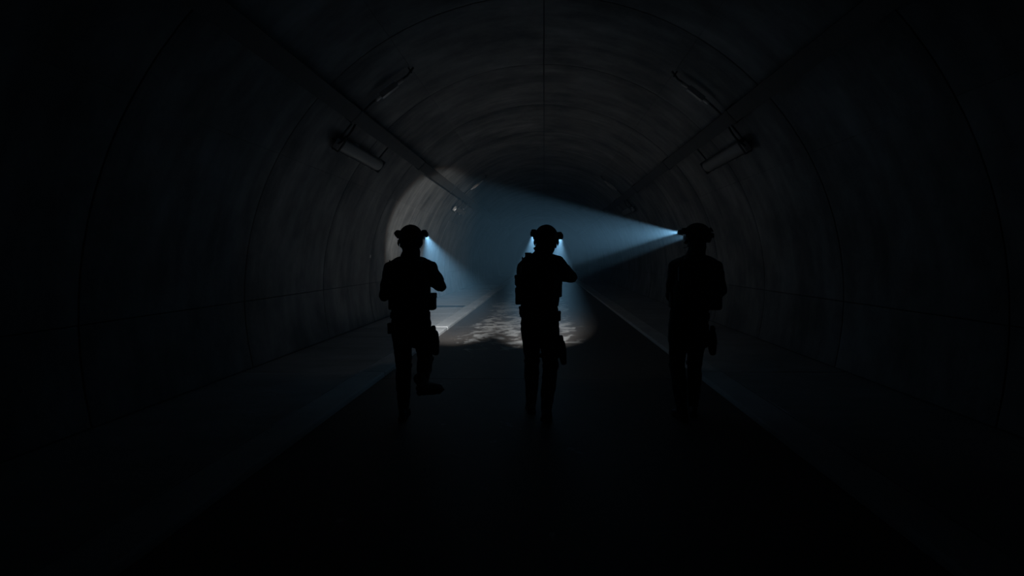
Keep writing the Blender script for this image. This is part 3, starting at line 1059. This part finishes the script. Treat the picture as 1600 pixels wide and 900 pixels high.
# person in the middle: elbow out, both helmet torches lit
B = dict(x=0.017, y=6.06, head=(0.005, 0.03, 1.70), head_yaw=-1, head_pitch=12, vest_z=(1.08, 1.53), belt_z=1.0,
    label='person in dark combat gear in the middle, right elbow raised, two helmet torches lit',
    J=dict(pelvis=(-0.06, 0, 0.96), waist=(-0.065, 0, 1.11), chest=(-0.055, 0.01, 1.33), shoulders=(-0.05, 0.0, 1.485), neck=(-0.01, 0.0, 1.59),
           sh_l=(-0.205, 0.0, 1.43), el_l=(-0.235, 0.12, 1.19), sh_r=(0.115, 0.0, 1.475), el_r=(0.25, 0.09, 1.345),
           hip_l=(-0.14, 0.0, 0.91), kn_l=(-0.135, 0.20, 0.52), an_l=(-0.143, 0.28, 0.11),
           hip_r=(0.028, 0.0, 0.91), kn_r=(0.045, 0.02, 0.50), an_r=(0.005, -0.12, 0.135)),
    toe_l=(-0.1, 1, 0), toe_r=(0.1, 1, -0.12),
    pouches=[('pouch', (0.118, 0.02, 1.245), (0.07, 0.13, 0.17), 0), ('pouch', (-0.252, 0.0, 1.17), (0.07, 0.12, 0.16), 0),
             ('pouch', (-0.262, -0.02, 1.32), (0.06, 0.09, 0.10), 0),
             ('pouch', (0.02, 0.2, 1.18), (0.09, 0.06, 0.15), 0), ('pouch', (-0.12, 0.2, 1.18), (0.09, 0.06, 0.15), 0),
             ('belt_pouch', (0.115, -0.04, 0.985), (0.05, 0.09, 0.09), 0), ('belt_pouch', (-0.222, 0.0, 1.03), (0.045, 0.08, 0.08), 20),
             ('pouch', (-0.165, -0.06, 1.555), (0.06, 0.07, 0.05), 0)],
    holster=(0.152, 0.0, 0.665, -8),
    lamps=[dict(at=(0.138, 0.055, 0.040), dir=(-0.012, 1, -0.225), half=8.4, power=P_HELMET * 3.6, blend=1.0, spill=P_SPILL, spill_dir=(0, 1, -0.10)),
           dict(at=(-0.132, 0.055, 0.065), dir=(-0.01, 1, -0.235), half=8.4, power=P_HELMET * 3.2, blend=0.9)])
armed(B, (0.06, 0.10, 1.46), (-0.02, 1, -0.03), 'dark rifle shouldered by the middle person', support=0.43)

# person at right: head turned left, torch beam across the tunnel
C_ = dict(x=1.464, y=6.06, head=(-0.01, 0.01, 1.715), head_yaw=62, head_pitch=2, vest_z=(1.06, 1.51), belt_z=0.985,
    label='person in dark combat gear at right, head turned left, torch beam crossing the tunnel',
    J=dict(pelvis=(-0.09, 0, 0.95), waist=(-0.075, 0, 1.10), chest=(-0.04, 0.01, 1.32), shoulders=(-0.03, 0.0, 1.47), neck=(-0.02, 0.0, 1.585),
           sh_l=(-0.215, 0.0, 1.445), el_l=(-0.245, 0.09, 1.165), sh_r=(0.155, 0.0, 1.44), el_r=(0.235, 0.06, 1.215),
           hip_l=(-0.185, 0.0, 0.90), kn_l=(-0.19, 0.08, 0.50), an_l=(-0.165, -0.02, 0.11),
           hip_r=(-0.005, 0.0, 0.90), kn_r=(-0.01, 0.14, 0.51), an_r=(-0.015, 0.16, 0.11)),
    toe_l=(-0.12, 1, 0), toe_r=(0.1, 1, 0),
    pouches=[('pouch', (0.16, 0.04, 1.12), (0.13, 0.13, 0.17), 0), ('pouch', (-0.24, 0.03, 1.13), (0.06, 0.12, 0.15), 0),
             ('pouch', (0.04, 0.2, 1.15), (0.09, 0.06, 0.15), 0), ('pouch', (-0.1, 0.2, 1.15), (0.09, 0.06, 0.15), 0),
             ('belt_pouch', (-0.12, -0.145, 0.97), (0.13, 0.05, 0.09), 0)],
    holster=(0.125, 0.0, 0.755, -4), snap=(0.058, -0.132, 0.955),
    lamps=[dict(at=(0.0, 0.0, 0.0), dir=(-0.342, 1, 0.02), half=8.5, power=P_HELMET, len=0.09)])
# its two torches sit on either rail and look where the head looks
C_['lamps'] = [dict(at=(-0.128, 0.135, 0.060), dir=(-0.345, 1, 0.025), half=9.6, power=P_HELMET * 2.75, blend=0.4, spill=P_SPILL * 0.5, spill_dir=(0.0, 1, -0.05)),
               dict(at=(0.128, 0.10, 0.030), dir=(-0.342, 1, -0.035), half=8.5, power=P_HELMET * 0.7)]
armed(C_, (0.07, 0.12, 1.36), (-0.10, 1, -0.22), 'dark rifle held low by the rightmost person', support=0.43)
